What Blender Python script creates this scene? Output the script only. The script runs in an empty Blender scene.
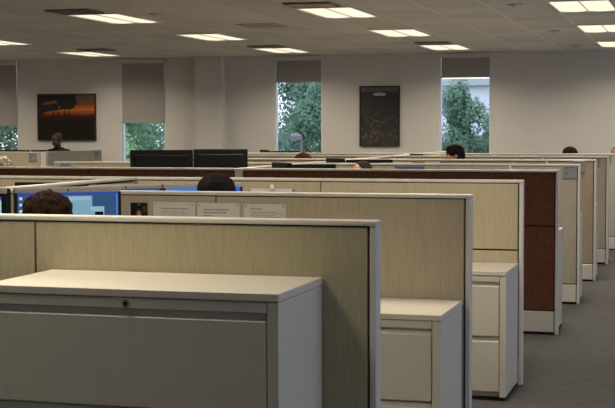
import bpy, bmesh, math, random
from mathutils import Vector, Matrix
random.seed(7)
C = bpy.context.scene.collection
SC = bpy.context.scene

# ------------------------------------------------------------------ materials
def new_mat(name):
    m = bpy.data.materials.new(name); m.use_nodes = True
    nt = m.node_tree; b = nt.nodes['Principled BSDF']
    return m, nt, b

def plain(name, col, rough=0.5, metal=0.0, spec=0.5, var=0.0, scale=20.0):
    m, nt, b = new_mat(name)
    b.inputs['Roughness'].default_value = rough
    b.inputs['Metallic'].default_value = metal
    b.inputs['Specular IOR Level'].default_value = spec
    tc = nt.nodes.new('ShaderNodeTexCoord')
    no = nt.nodes.new('ShaderNodeTexNoise'); no.inputs['Scale'].default_value = scale
    nt.links.new(tc.outputs['Object'], no.inputs['Vector'])
    rp = nt.nodes.new('ShaderNodeValToRGB')
    k = max(var, 0.02)
    rp.color_ramp.elements[0].color = (*[c*(1-k) for c in col], 1)
    rp.color_ramp.elements[1].color = (*[min(1, c*(1+k)) for c in col], 1)
    rp.color_ramp.elements[0].position = .3; rp.color_ramp.elements[1].position = .7
    nt.links.new(no.outputs['Fac'], rp.inputs['Fac'])
    nt.links.new(rp.outputs['Color'], b.inputs['Base Color'])
    return m

def fabric(name, col, var=0.09, streak=(190, 190, 9), rough=0.9):
    """woven panel cloth with fine upright slubs"""
    m, nt, b = new_mat(name)
    b.inputs['Roughness'].default_value = rough
    b.inputs['Specular IOR Level'].default_value = 0.15
    tc = nt.nodes.new('ShaderNodeTexCoord')
    mp = nt.nodes.new('ShaderNodeMapping'); mp.inputs['Scale'].default_value = streak
    nt.links.new(tc.outputs['Object'], mp.inputs['Vector'])
    n1 = nt.nodes.new('ShaderNodeTexNoise'); n1.inputs['Scale'].default_value = 1.0; n1.inputs['Detail'].default_value = 4
    nt.links.new(mp.outputs['Vector'], n1.inputs['Vector'])
    rp = nt.nodes.new('ShaderNodeValToRGB')
    rp.color_ramp.elements[0].position = .33; rp.color_ramp.elements[1].position = .66
    rp.color_ramp.elements[0].color = (*[c*(1-var) for c in col], 1)
    rp.color_ramp.elements[1].color = (*[min(1, c*(1+var*.7)) for c in col], 1)
    nt.links.new(n1.outputs['Fac'], rp.inputs['Fac'])
    nt.links.new(rp.outputs['Color'], b.inputs['Base Color'])
    bp = nt.nodes.new('ShaderNodeBump'); bp.inputs['Strength'].default_value = .15; bp.inputs['Distance'].default_value = .002
    nt.links.new(n1.outputs['Fac'], bp.inputs['Height']); nt.links.new(bp.outputs['Normal'], b.inputs['Normal'])
    return m

def emit(name, col, s=1.0):
    m = bpy.data.materials.new(name); m.use_nodes = True
    nt = m.node_tree; nt.nodes.clear()
    e = nt.nodes.new('ShaderNodeEmission'); e.inputs['Color'].default_value = (*col, 1); e.inputs['Strength'].default_value = s
    o = nt.nodes.new('ShaderNodeOutputMaterial'); nt.links.new(e.outputs[0], o.inputs[0])
    return m

M = {}
M['wall'] = plain('wall paint', (.62, .60, .57), .85, var=.02, scale=2)
M['fab_front'] = fabric('olive beige cloth', (.42, .38, .245))
M['fab_beige'] = fabric('beige cloth', (.45, .39, .275))
M['fab_grey'] = fabric('grey beige cloth', (.40, .36, .29), .1)
M['fab_tan'] = fabric('tan cloth', (.36, .30, .215), .1)
M['fab_light'] = fabric('light grey cloth', (.43, .40, .355), .1)
M['fab_brown'] = fabric('brown laminate cloth', (.135, .058, .028), .22, (70, 70, 40))
M['trim'] = plain('pale trim paint', (.60, .575, .52), .42, var=.02)
M['cab'] = plain('cabinet paint', (.535, .515, .43), .5, var=.03, scale=60)
M['cabtop'] = plain('cabinet top laminate', (.58, .54, .46), .45, var=.03, scale=90)
M['gap'] = plain('dark joint', (.015, .013, .012), .8)
M['recess'] = plain('recess shade metal', (.50, .48, .41), .5)
M['chrome'] = plain('chrome', (.6, .58, .54), .25, 1.0)
M['black'] = plain('black plastic', (.008, .008, .009), .5, var=.1, spec=.2)
M['dark'] = plain('dark grey plastic', (.045, .043, .042), .45)
M['silver'] = plain('silver plastic', (.36, .34, .30), .4, .2)
M['paper'] = plain('white paper', (.66, .63, .58), .8)
M['ink'] = plain('grey print', (.22, .21, .2), .9)
M['plate'] = plain('nameplate grey', (.25, .255, .27), .4)
M['plate_ink'] = plain('nameplate print', (.07, .075, .11), .5)
M['desk'] = plain('desk laminate', (.45, .42, .36), .45)
M['chair'] = plain('chair cloth', (.03, .03, .035), .9, var=.2)
M['shade'] = None
M['yellow'] = plain('yellow paper', (.75, .52, .08), .8)
M['red'] = plain('red plastic', (.5, .03, .02), .35)
M['white_plastic'] = plain('white plastic', (.72, .70, .66), .4)
M['frame_black'] = plain('black picture frame', (.018, .015, .013), .4)
M['alu'] = plain('window frame paint', (.66, .70, .78), .4)
M['grille'] = plain('dark vent metal', (.12, .09, .075), .4, .3)
M['grille_frame'] = plain('vent frame', (.16, .145, .125), .4, .4)
M['return'] = plain('grey vent', (.36, .34, .32), .7)
M['bark'] = plain('bark', (.10, .075, .05), .9, var=.3)
M['lamp_grey'] = plain('street lamp paint', (.14, .145, .165), .5)
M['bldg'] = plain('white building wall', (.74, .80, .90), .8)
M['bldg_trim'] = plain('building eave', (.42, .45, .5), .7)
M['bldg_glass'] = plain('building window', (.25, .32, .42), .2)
M['rail'] = plain('rail paint', (.50, .37, .33), .7)
M['asphalt'] = plain('grass ground', (.10, .16, .06), .95, var=.3, scale=.6)

# roller shade cloth: lets some daylight through
def shade_mat():
    m, nt, b = new_mat('roller shade cloth')
    nt.nodes.remove(b)
    d = nt.nodes.new('ShaderNodeBsdfDiffuse'); t = nt.nodes.new('ShaderNodeBsdfTranslucent')
    tc = nt.nodes.new('ShaderNodeTexCoord'); mp = nt.nodes.new('ShaderNodeMapping'); mp.inputs['Scale'].default_value = (60, 60, 2)
    no = nt.nodes.new('ShaderNodeTexNoise'); no.inputs['Scale'].default_value = 1
    nt.links.new(tc.outputs['Object'], mp.inputs[0]); nt.links.new(mp.outputs[0], no.inputs['Vector'])
    rp = nt.nodes.new('ShaderNodeValToRGB')
    rp.color_ramp.elements[0].color = (.40, .375, .35, 1); rp.color_ramp.elements[1].color = (.48, .455, .425, 1)
    nt.links.new(no.outputs['Fac'], rp.inputs[0]); nt.links.new(rp.outputs[0], d.inputs[0])
    t.inputs[0].default_value = (.22, .18, .15, 1)
    mx = nt.nodes.new('ShaderNodeMixShader'); mx.inputs[0].default_value = .24
    nt.links.new(d.outputs[0], mx.inputs[1]); nt.links.new(t.outputs[0], mx.inputs[2])
    nt.links.new(mx.outputs[0], nt.nodes['Material Output'].inputs[0])
    return m
M['shade'] = shade_mat()

def glass_mat():
    m, nt, b = new_mat('window glass'); nt.nodes.remove(b)
    t = nt.nodes.new('ShaderNodeBsdfTransparent'); t.inputs[0].default_value = (.90, .92, .94, 1)
    g = nt.nodes.new('ShaderNodeBsdfGlossy'); g.inputs['Roughness'].default_value = .01
    f = nt.nodes.new('ShaderNodeFresnel'); f.inputs[0].default_value = 1.5
    mx = nt.nodes.new('ShaderNodeMixShader')
    nt.links.new(f.outputs[0], mx.inputs[0]); nt.links.new(t.outputs[0], mx.inputs[1]); nt.links.new(g.outputs[0], mx.inputs[2])
    nt.links.new(mx.outputs[0], nt.nodes['Material Output'].inputs[0])
    return m
M['glass'] = glass_mat()

def ceiling_mat():
    m, nt, b = new_mat('ceiling tiles')
    b.inputs['Roughness'].default_value = .95; b.inputs['Specular IOR Level'].default_value = .1
    tc = nt.nodes.new('ShaderNodeTexCoord'); sp = nt.nodes.new('ShaderNodeSeparateXYZ')
    nt.links.new(tc.outputs['Object'], sp.inputs[0])
    def line(sock, off, pitch, w):
        a = nt.nodes.new('ShaderNodeMath'); a.operation = 'SUBTRACT'; a.inputs[1].default_value = off - 100*pitch
        nt.links.new(sock, a.inputs[0])
        d = nt.nodes.new('ShaderNodeMath'); d.operation = 'DIVIDE'; d.inputs[1].default_value = pitch; nt.links.new(a.outputs[0], d.inputs[0])
        fr = nt.nodes.new('ShaderNodeMath'); fr.operation = 'FRACT'; nt.links.new(d.outputs[0], fr.inputs[0])
        pp = nt.nodes.new('ShaderNodeMath'); pp.operation = 'PINGPONG'; pp.inputs[1].default_value = .5; nt.links.new(fr.outputs[0], pp.inputs[0])
        lt = nt.nodes.new('ShaderNodeMath'); lt.operation = 'LESS_THAN'; lt.inputs[1].default_value = w/2/pitch; nt.links.new(pp.outputs[0], lt.inputs[0])
        return lt.outputs[0]
    lx = line(sp.outputs[0], -1.53, .6555, .024); ly = line(sp.outputs[1], 13.88, .6475, .024)
    mx = nt.nodes.new('ShaderNodeMath'); mx.operation = 'MAXIMUM'; nt.links.new(lx, mx.inputs[0]); nt.links.new(ly, mx.inputs[1])
    no = nt.nodes.new('ShaderNodeTexNoise'); no.inputs['Scale'].default_value = 120; nt.links.new(tc.outputs['Object'], no.inputs['Vector'])
    rp = nt.nodes.new('ShaderNodeValToRGB')
    rp.color_ramp.elements[0].color = (.66, .63, .58, 1); rp.color_ramp.elements[1].color = (.75, .72, .67, 1)
    nt.links.new(no.outputs['Fac'], rp.inputs[0])
    # every tile a slightly different tone
    wn = nt.nodes.new('ShaderNodeTexWhiteNoise'); wn.noise_dimensions = '2D'
    vm = nt.nodes.new('ShaderNodeMapping'); vm.inputs['Location'].default_value = (1.53/.6555+100, -13.88/.6475+100, 0); vm.inputs['Scale'].default_value = (1/.6555, 1/.6475, 0)
    fl = nt.nodes.new('ShaderNodeVectorMath'); fl.operation = 'FLOOR'
    nt.links.new(tc.outputs['Object'], vm.inputs[0]); nt.links.new(vm.outputs[0], fl.inputs[0]); nt.links.new(fl.outputs[0], wn.inputs['Vector'])
    mr = nt.nodes.new('ShaderNodeMapRange'); mr.inputs['To Min'].default_value = .90; mr.inputs['To Max'].default_value = 1.04
    nt.links.new(wn.outputs['Value'], mr.inputs[0])
    mul = nt.nodes.new('ShaderNodeVectorMath'); mul.operation = 'SCALE'; nt.links.new(rp.outputs[0], mul.inputs[0]); nt.links.new(mr.outputs[0], mul.inputs['Scale'])
    mc = nt.nodes.new('ShaderNodeMix'); mc.data_type = 'RGBA'
    nt.links.new(mx.outputs[0], mc.inputs[0]); nt.links.new(mul.outputs[0], mc.inputs[6]); mc.inputs[7].default_value = (.82, .81, .78, 1)
    nt.links.new(mc.outputs[2], b.inputs['Base Color'])
    bp = nt.nodes.new('ShaderNodeBump'); bp.inputs['Strength'].default_value = .3; bp.inputs['Distance'].default_value = .004
    nt.links.new(no.outputs['Fac'], bp.inputs['Height']); nt.links.new(bp.outputs[0], b.inputs['Normal'])
    return m
M['ceiling'] = ceiling_mat()

def carpet_mat():
    m, nt, b = new_mat('ribbed carpet')
    b.inputs['Roughness'].default_value = .95; b.inputs['Specular IOR Level'].default_value = .1
    tc = nt.nodes.new('ShaderNodeTexCoord')
    n1 = nt.nodes.new('ShaderNodeTexNoise'); n1.inputs['Scale'].default_value = 1; n1.inputs['Detail'].default_value = 3
    mp = nt.nodes.new('ShaderNodeMapping'); mp.inputs['Scale'].default_value = (8, 70, 1)
    nt.links.new(tc.outputs['Object'], mp.inputs[0]); nt.links.new(mp.outputs[0], n1.inputs['Vector'])
    n2 = nt.nodes.new('ShaderNodeTexNoise'); n2.inputs['Scale'].default_value = 160; nt.links.new(tc.outputs['Object'], n2.inputs['Vector'])
    ad = nt.nodes.new('ShaderNodeMath'); ad.operation = 'ADD'; nt.links.new(n1.outputs['Fac'], ad.inputs[0]); nt.links.new(n2.outputs['Fac'], ad.inputs[1])
    hf = nt.nodes.new('ShaderNodeMath'); hf.operation = 'MULTIPLY'; hf.inputs[1].default_value = .5; nt.links.new(ad.outputs[0], hf.inputs[0])
    rp = nt.nodes.new('ShaderNodeValToRGB'); rp.color_ramp.elements[0].position = .35; rp.color_ramp.elements[1].position = .65
    rp.color_ramp.elements[0].color = (.050, .049, .048, 1); rp.color_ramp.elements[1].color = (.145, .141, .136, 1)
    nt.links.new(hf.outputs[0], rp.inputs[0]); nt.links.new(rp.outputs[0], b.inputs['Base Color'])
    bp = nt.nodes.new('ShaderNodeBump'); bp.inputs['Strength'].default_value = .5; bp.inputs['Distance'].default_value = .004
    nt.links.new(hf.outputs[0], bp.inputs['Height']); nt.links.new(bp.outputs[0], b.inputs['Normal'])
    return m
M['carpet'] = carpet_mat()

# ------------------------------------------------------------------ mesh helpers
def box(bm, x0, x1, y0, y1, z0, z1, bev=0.0, seg=1):
    vs = [bm.verts.new(p) for p in ((x0,y0,z0),(x1,y0,z0),(x1,y1,z0),(x0,y1,z0),(x0,y0,z1),(x1,y0,z1),(x1,y1,z1),(x0,y1,z1))]
    fs = [bm.faces.new([vs[i] for i in f]) for f in ((0,3,2,1),(4,5,6,7),(0,1,5,4),(1,2,6,5),(2,3,7,6),(3,0,4,7))]
    if bev > 0:
        es = set()
        for f in fs: es.update(f.edges)
        bmesh.ops.bevel(bm, geom=list(es), offset=bev, segments=seg, affect='EDGES', profile=.6)

def frame(bm, x0, x1, z0, z1, w, y0, y1, wt=None):
    wt = wt or w
    box(bm, x0, x1, y0, y1, z1-wt, z1); box(bm, x0, x1, y0, y1, z0, z0+w)
    box(bm, x0, x0+w, y0, y1, z0+w, z1-wt); box(bm, x1-w, x1, y0, y1, z0+w, z1-wt)

def cyl(bm, p, q, r, r2=None, n=16):
    p, q = Vector(p), Vector(q); d = q-p
    rot = d.to_track_quat('Z', 'Y').to_matrix().to_4x4()
    bmesh.ops.create_cone(bm, cap_ends=True, segments=n, radius1=r, radius2=r if r2 is None else r2, depth=d.length,
                          matrix=Matrix.Translation((p+q)/2) @ rot)

def ell(bm, c, r, n=14, rot=None):
    r = (r, r, r) if not isinstance(r, (tuple, list)) else r
    mt = Matrix.Translation(c)
    if rot is not None: mt = mt @ rot
    bmesh.ops.create_uvsphere(bm, u_segments=n, v_segments=max(6, n*2//3), radius=1, matrix=mt @ Matrix.Diagonal((*r, 1)))

def cap(bm, p, q, r1, r2=None, n=12):
    r2 = r1 if r2 is None else r2
    cyl(bm, p, q, r1, r2, n); ell(bm, p, r1, n); ell(bm, q, r2, n)

def obj(name, bm, mat, parent=None, loc=None, smooth=False):
    me = bpy.data.meshes.new(name); bmesh.ops.recalc_face_normals(bm, faces=bm.faces); bm.to_mesh(me); bm.free()
    if mat is not None: me.materials.append(mat)
    if smooth:
        for p in me.polygons: p.use_smooth = True
    o = bpy.data.objects.new(name, me); C.objects.link(o)
    if parent is not None: o.parent = parent
    if loc is not None: o.location = loc
    return o

def thing(name, label, cat, loc=(0, 0, 0), rz=0.0, group=None, kind=None):
    o = bpy.data.objects.new(name, None); C.objects.link(o)
    o.empty_display_size = .1; o.location = loc; o.rotation_euler = (0, 0, rz)
    o['label'] = label; o['category'] = cat
    if group: o['group'] = group
    if kind: o['kind'] = kind
    return o

def tag(o, label, cat, group=None, kind=None):
    o['label'] = label; o['category'] = cat
    if group: o['group'] = group
    if kind: o['kind'] = kind
    return o

def B(): return bmesh.new()

# ------------------------------------------------------------------ room shell
YW, HC = 22.69, 2.939
X0, X1, YB = -15.0, 3.0, -3.0
def struct(name, bm, mat, label, cat, parent=None):
    o = obj(name, bm, mat, parent)
    return tag(o, label, cat, kind='structure')

bm = B(); box(bm, X0-.2, X1+.2, YB-.2, YW+.2, -.12, 0)
struct('floor', bm, M['carpet'], 'dark grey ribbed carpet floor of the office', 'floor')
bm = B(); box(bm, X0-.2, X1+.2, YB-.2, YW+.2, HC, HC+.25)
# openings for the lights are not cut: fixtures hang 2 cm proud in shallow trays
struct('ceiling', bm, M['ceiling'], 'grey suspended tile ceiling with light grid lines', 'ceiling')

WZ0, WZ1, WW = .80, 2.925, .86
wins = [-12.985 + 2.91*k for k in range(6)]           # left edges of the tall windows in the far wall
bm = B()
edges = [X0-.2] + sum([[x, x+WW] for x in wins], []) + [X1+.2]
for a, b in zip(edges[::2], edges[1::2]): box(bm, a, b, YW, YW+.2, 0, HC)
for x in wins:
    box(bm, x, x+WW, YW, YW+.2, 0, WZ0); box(bm, x, x+WW, YW, YW+.2, WZ1, HC)
struct('wall_back', bm, M['wall'], 'warm grey painted far wall with tall narrow windows', 'wall')
bm = B(); box(bm, -8.566, -8.079, YW-.19, YW, 0, HC)
struct('trim_1', bm, M['wall'], 'shallow boxed-out column on the far wall between two windows', 'column')
bm = B(); box(bm, X0-.2, X0, YB, YW, 0, HC)
struct('wall_left', bm, M['wall'], 'plain grey painted wall far out on the left', 'wall')
bm = B(); box(bm, X0-.2, X1+.2, YB-.2, YB, 0, HC)
struct('wall_front', bm, M['wall'], 'plain grey painted wall behind the viewer', 'wall')
# right wall: a run of broad windows over a low sill gives the cool daylight along the aisle
bm = B()
RW = [(.0, 2.2), (2.8, 7.6), (8.2, 13.0), (13.6, 18.2), (18.8, 22.3)]
RZ0, RZ1 = .45, 2.75
box(bm, X1, X1+.2, YB, YW, 0, RZ0); box(bm, X1, X1+.2, YB, YW, RZ1, HC)
ys = [YB] + sum([[a, b] for a, b in RW], []) + [YW]
for a, b in zip(ys[::2], ys[1::2]): box(bm, X1, X1+.2, a, b, RZ0, RZ1)
struct('wall_right', bm, M['wall'], 'grey wall with broad windows along the aisle side', 'wall')
bm = B()
box(bm, X0, X1, YW-.012, YW, 0, .1)
struct('baseboard_back', bm, M['dark'], 'dark rubber baseboard along the far wall', 'baseboard')

shade_bottoms = [1.735, 1.778, 2.472, 2.519, 2.2, 2.2]
pos_words = ['at the left end of the far wall', 'between the sunset picture and the column', 'between the column and the dark aerial picture',
             'to the right of the dark aerial picture', 'hidden past the right end of the picture', 'farthest out to the right']
for k, x in enumerate(wins):
    w = thing('window_%d' % (k+1), 'tall narrow window in the far wall ' + pos_words[k], 'window', (x+WW/2, YW+.1, WZ0), kind='structure')
    bm = B(); frame(bm, -WW/2, WW/2, 0, WZ1-WZ0, .022, -.095, .0)
    f = obj('window_frame', bm, M['alu'], w); f['kind'] = 'structure'
    bm = B(); box(bm, -WW/2+.02, WW/2-.02, -.036, -.03, .02, WZ1-WZ0-.03)
    g = obj('window_pane', bm, M['glass'], w); g['kind'] = 'structure'
    if k < 4:
        t = thing('roller_shade', ['grey roller shade lowered far down in the leftmost window', 'brown grey roller shade pulled halfway down beside the sunset picture',
              'short roller shade above the street lamp window', 'short roller shade over the window right of the aerial picture'][k],
              'roller shade', (x+WW/2, YW-.016, shade_bottoms[k]), group='roller shades on the far windows')
        hgt = WZ1 - shade_bottoms[k]
        bm = B(); box(bm, -WW/2+.034, WW/2-.014, 0, .004, .02, hgt-.05)
        obj('shade_cloth', bm, M['shade'], t)
        bm = B(); box(bm, -WW/2+.012, WW/2-.012, -.006, .012, 0, .03, .004)
        obj('hem_bar', bm, M['shade'], t)
        bm = B(); box(bm, -WW/2, WW/2, -.03, .014, hgt-.075, hgt, .004)
        obj('head_box', bm, M['wall'], t)
for k, (a, b) in enumerate(RW):
    w = thing('window_%d' % (k+7), 'broad window number %d along the aisle wall' % (k+1), 'window', (X1+.1, (a+b)/2, RZ0), math.pi/2, kind='structure')
    bm = B(); L = (b-a)/2; frame(bm, -L, L, 0, RZ1-RZ0, .05, -.04, .04); box(bm, -.03, .03, -.04, .04, .05, RZ1-RZ0-.05)
    f = obj('window_frame', bm, M['alu'], w); f['kind'] = 'structure'
    bm = B(); box(bm, -L+.04, L-.04, -.003, .003, .04, RZ1-RZ0-.04)
    g = obj('window_pane', bm, M['glass'], w); g['kind'] = 'structure'

# ------------------------------------------------------------------ ceiling lights
LX = [-13.4, -10.21, -6.825, -4.17, -1.525]
LY = [-2.3, .93, 3.52, 6.5, 10.64, 13.88, 17.12, 20.36]  # near rows out of view, some moved off the grid to light the partitions
LIGHT_E = 1.0
M['diff'] = emit('lit diffuser', (1.0, .90, .68), 1.15)
def troffer(x, y, label):
    t = thing('ceiling_light', label, 'light', (x+.315, y+.65, HC), group='recessed ceiling lights')
    bm = B()
    # tray rim hanging 14 mm below the tiles
    for a in ((-.315, .315, -.65, -.63), (-.315, .315, .63, .65), (-.315, -.297, -.63, .63), (.297, .315, -.63, .63)):
        box(bm, a[0], a[1], a[2], a[3], -.016, 0)
    obj('frame', bm, M['trim'], t)
    for s in (-1, 1):
        bm = B()
        # gently bowed diffuser, lens side down
        n = 6; xa, xb = (.006, .297) if s > 0 else (-.297, -.006)
        for i in range(n):
            u0, u1 = i/n, (i+1)/n
            za = -.004 - .010*math.sin(math.pi*u0); zb = -.004 - .010*math.sin(math.pi*u1)
            va = [(xa+(xb-xa)*u0, -.63, za), (xa+(xb-xa)*u1, -.63, zb), (xa+(xb-xa)*u1, .63, zb), (xa+(xb-xa)*u0, .63, za)]
            bm.faces.new([bm.verts.new(v) for v in va])
        bmesh.ops.remove_doubles(bm, verts=bm.verts, dist=1e-5)
        o = obj('diffuser', bm, M['diff'], t)
    bm = B(); box(bm, -.004, .004, -.63, .63, -.013, 0)
    obj('divider', bm, M['trim'], t)
    ld = bpy.data.lights.new('lamp', 'AREA'); ld.shape = 'RECTANGLE'; ld.size = .56; ld.size_y = 1.2
    ld.energy = LAMP_W; ld.color = (1.0, .875, .69); ld.spread = math.radians(150)
    lo = bpy.data.objects.new('lamp', ld); C.objects.link(lo); lo.parent = t; lo.location = (0, 0, -.022)
    return t
LAMP_W = 36.0
rown = {5: 'nearest visible row', 6: 'middle row', 7: 'row against the far wall'}
coln = ['far left column', 'column over the left cubicles past the sunset picture', 'column in line with the tall column on the wall', 'column in line with the aerial picture', 'column along the right aisle']
for i, x in enumerate(LX):
    for j, y in enumerate(LY):
        x = LX[i]
        if i == 0 and j < 5 or j < 1 or (j == 1 and i not in (1, 2)): continue  # unseen second-row lamps added to warm the near cabinet front
        if j == 2: x += 1.32  # unseen row shifted sideways to slant the shade beside the cabinet
        if i == 4 and j < 3: continue
        if j >= 5:
            lab = 'lit ceiling light of the ' + rown[j] + ', ' + coln[i]
        else:
            lab = 'unseen ceiling light over the near cubicles, row %d, %s' % (j+1, coln[i])
        troffer(x, y, ' '.join(lab.split()[:16]))

# air slots beside every other light
def vent(x, y, label, m):
    t = thing('air_vent', label, 'vent', (x, y, HC), group='ceiling air slots')
    bm = B()
    for a in ((-.25, .25, -.22, -.205), (-.25, .25, .205, .22), (-.25, -.235, -.205, .205), (.235, .25, -.205, .205)):
        box(bm, *a, -.02, 0)
    obj('frame', bm, M['grille_frame'], t)
    bm = B(); box(bm, -.235, .235, -.205, .205, -.004, 0); obj('backing', bm, M['gap'], t)
    bm = B()
    for k in range(5):
        yy = -.17 + k*.085
        vs = [bm.verts.new(v) for v in ((-.235, yy-.02, -.006), (.235, yy-.02, -.006), (.235, yy+.03, -.018), (-.235, yy+.03, -.018))]
        bm.faces.new(vs)
    obj('louvers', bm, m, t)
for x, y, lab, m in ((-6.55, 13.56, 'dark air slot at the near end of the large light upper left', M['grille']),
                  (-3.88, 13.56, 'metal air slot at the near end of the top middle light', M['chrome']),
                  (-9.30, 20.02, 'air slot before the small light at the far left', M['grille']),
                  (-6.45, 20.02, 'air slot before the small light near the wall column', M['grille']),
                  (-3.85, 20.02, 'air slot before the small light by the right window', M['grille'])):
    vent(x, y, lab, m)
bm = B(); box(bm, -.26, .26, -.29, .29, -.008, .004, .003)
tag(obj('return_grille', bm, M['return'], loc=(-5.24, 16.09, HC)), 'flat grey square return grille in the ceiling above the column', 'vent')
for x, y, lab in ((-1.88, 14.21, 'small round sprinkler cap in the ceiling, nearest at upper right'), (-1.87, 18.08, 'small round sprinkler cap in the ceiling, second along the right aisle'),
                  (-1.86, 21.24, 'small round sprinkler cap in the ceiling by the far wall, right'), (-5.87, 14.19, 'small round sprinkler cap in the ceiling beside the large upper left light')):
    t = thing('sprinkler', lab, 'sprinkler', (x, y, HC), group='ceiling sprinklers')
    bm = B(); cyl(bm, (0, 0, -.008), (0, 0, .004), .075, .085, 20); obj('collar', bm, M['return'], t, smooth=False)
    bm = B(); cyl(bm, (0, 0, -.03), (0, 0, -.008), .03, .045, 16); obj('cap', bm, M['trim'], t)

# ------------------------------------------------------------------ cubicle partitions
H = 1.32
XE, XS, XL = -1.093, -3.785, -6.51           # aisle end, spine, left end of the bank
ROW = {1: 4.706, 2: 6.727, 3: 8.773, 4: 11.023, 5: 13.016, 6: 15.026, 7: 17.004, 8: 19.0}
TH = .065
def partition(x0, x1, yb, fab, label, joints=(), seam=None, post_r=True, post_l=False, group=None, pale=()):
    """x0..x1 along the row, yb = back face; front face at yb-TH"""
    cx = x0; t = thing('partition', label, 'partition', (cx, yb, 0), group=group)
    L = x1-x0
    bm = B(); box(bm, .012, L-.012, -TH+.018, -.018, .03, H-.02); obj('core', bm, M['gap'], t)
    a = .0325 if post_l else .006; b = L-.0325 if post_r else L-.006
    cuts = [a] + [j*(yb-TH)/yb-x0 for j in joints] + [b]
    for i, (p, q) in enumerate(zip(cuts, cuts[1:])):
        p2 = p + (.004 if i > 0 else 0); q2 = q - (.004 if i < len(cuts)-2 else 0)
        zs = [(.195, H-.0245)] if not seam else [(.195, seam-.005), (seam+.005, H-.0245)]
        for za, zb in zs:
            bm = B(); box(bm, p2, q2, -TH, 0, za, zb, .003); obj('fabric_panel', bm, fab, t)
        bm = B(); box(bm, p2, q2, -TH-.004, .004, .02, .186, .004); obj('base_raceway', bm, M['trim'], t)
    for flag, xa, xb in ((post_l, 0, .024), (post_r, L-.024, L)):
        if flag:
            bm = B(); box(bm, xa, xb, -TH-.002, .002, .19, H-.018, .003); obj('end_post', bm, M['trim'], t)
            bm = B(); box(bm, xa-.001, xb+.001, -TH-.005, .005, 0, .187, .004); obj('foot_cover', bm, M['trim'], t)
    bm = B(); box(bm, 0, L, -TH-.006, .006, H-.019, H, .006, 2); obj('top_cap', bm, M['trim'], t)
    for j in pale:
        bm = B(); box(bm, j-x0-.012, j-x0+.012, -TH-.006, -TH+.002, H-.30, H-.019, .002); obj('joint_strip', bm, M['trim'], t)
    return t

G = 'cubicle partitions of the main bank'
fabs = {1: M['fab_front'], 2: M['fab_beige'], 3: M['fab_beige'], 4: M['fab_brown'], 5: M['fab_grey'], 6: M['fab_tan'], 7: M['fab_grey'], 8: M['fab_light']}
lab_r = {1: 'olive beige partition nearest the viewer, behind the widest file cabinet',
         2: 'beige partition with the papers and the photo pinned on its front',
         3: 'beige partition just in front of the dark brown one, file cabinet at its end',
         4: 'dark brown partition running across the middle with pale top cap',
         5: 'grey beige partition directly behind the dark brown one, right half',
         6: 'tan partition with the red ball pinned on it, second behind the brown one',
         7: 'narrow grey partition third behind the brown one, at the right aisle',
         8: 'light grey partition farthest back, before the right part of the far wall'}
lab_l = {3: 'beige partition left of the long pale spine, in front of the brown panels',
         4: 'dark brown partition at the left below the two big black monitors',
         5: 'beige partition with its end post and nameplate below the sunset picture',
         6: 'beige partition left of the spine, second behind the two black monitors',
         7: 'beige partition left of the spine, third behind the two black monitors',
         8: 'beige partition farthest back left of the spine, below the street lamp window'}
pale = {5: (-1.75,), 6: (-1.617,), 7: (-1.885,)}
for k, y in ROW.items():
    jr = [-2.45] if k != 1 else [-2.45]
    e = .006 if k == 3 else .035
    partition(XS+e, XE, y, fabs[k], lab_r[k], jr, .87 if k in (3, 4) else None, True, False, G, pale.get(k, ()))
    if k >= 3:
        partition(XL, XS-e, y, M['fab_beige'] if k in (5, 6, 7, 8) else fabs[k], lab_l[k], [-5.21] if k < 5 else [-6.11, -5.0], .87 if k in (3, 4) else None, False, True, G)
        if k == 3: continue
        bm = B(); box(bm, -.034, .034, -TH-.002, .002, 0, H-.001, .004)
        tag(obj('partition_post', bm, M['trim'], loc=(XS, y, 0)), {4: 'pale square post dividing the dark brown partitions',
            5: 'pale post at the spine behind the brown row', 6: 'pale post at the spine two rows behind the brown row', 7: 'pale post at the spine three rows behind the brown row',
            8: 'pale post at the spine in the farthest row'}[k], 'post', 'posts along the spine')

def spine(y0, y1, fab, label):
    t = thing('spine_partition', label, 'partition', (XS, y0, 0), group='spine partitions running away from the viewer')
    L = y1-y0; h = .03
    bm = B(); box(bm, -h+.015, h-.015, .01, L-.01, .03, H-.02); obj('core', bm, M['gap'], t)
    for a, b in ((.006, L/2-.005), (L/2+.005, L-.006)):
        bm = B(); box(bm, -h, h, a, b, .195, H-.032, .003); obj('fabric_panel', bm, fab, t)
        bm = B(); box(bm, -h-.004, h+.004, a, b, .02, .186, .004); obj('base_raceway', bm, M['trim'], t)
    bm = B(); box(bm, -h-.007, h+.007, 0, L, H-.019, H, .006, 2); obj('top_cap', bm, M['trim'], t)
sl = {2: 'beige spine partition with a pale cap slanting behind the blue screens', 4: 'spine partition just behind the brown row, beside the big black monitors', 5: 'spine partition two rows behind the brown row',
      6: 'spine partition three rows behind the brown row', 7: 'spine partition before the farthest row', 8: 'last spine partition reaching towards the far wall'}
for k in (2, 4, 5, 6, 7, 8):
    y0 = ROW[k]+.004; y1 = ROW[k+1]-TH-.004 if k < 8 else 21.1
    spine(y0, y1, M['fab_beige'], sl[k])

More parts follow.
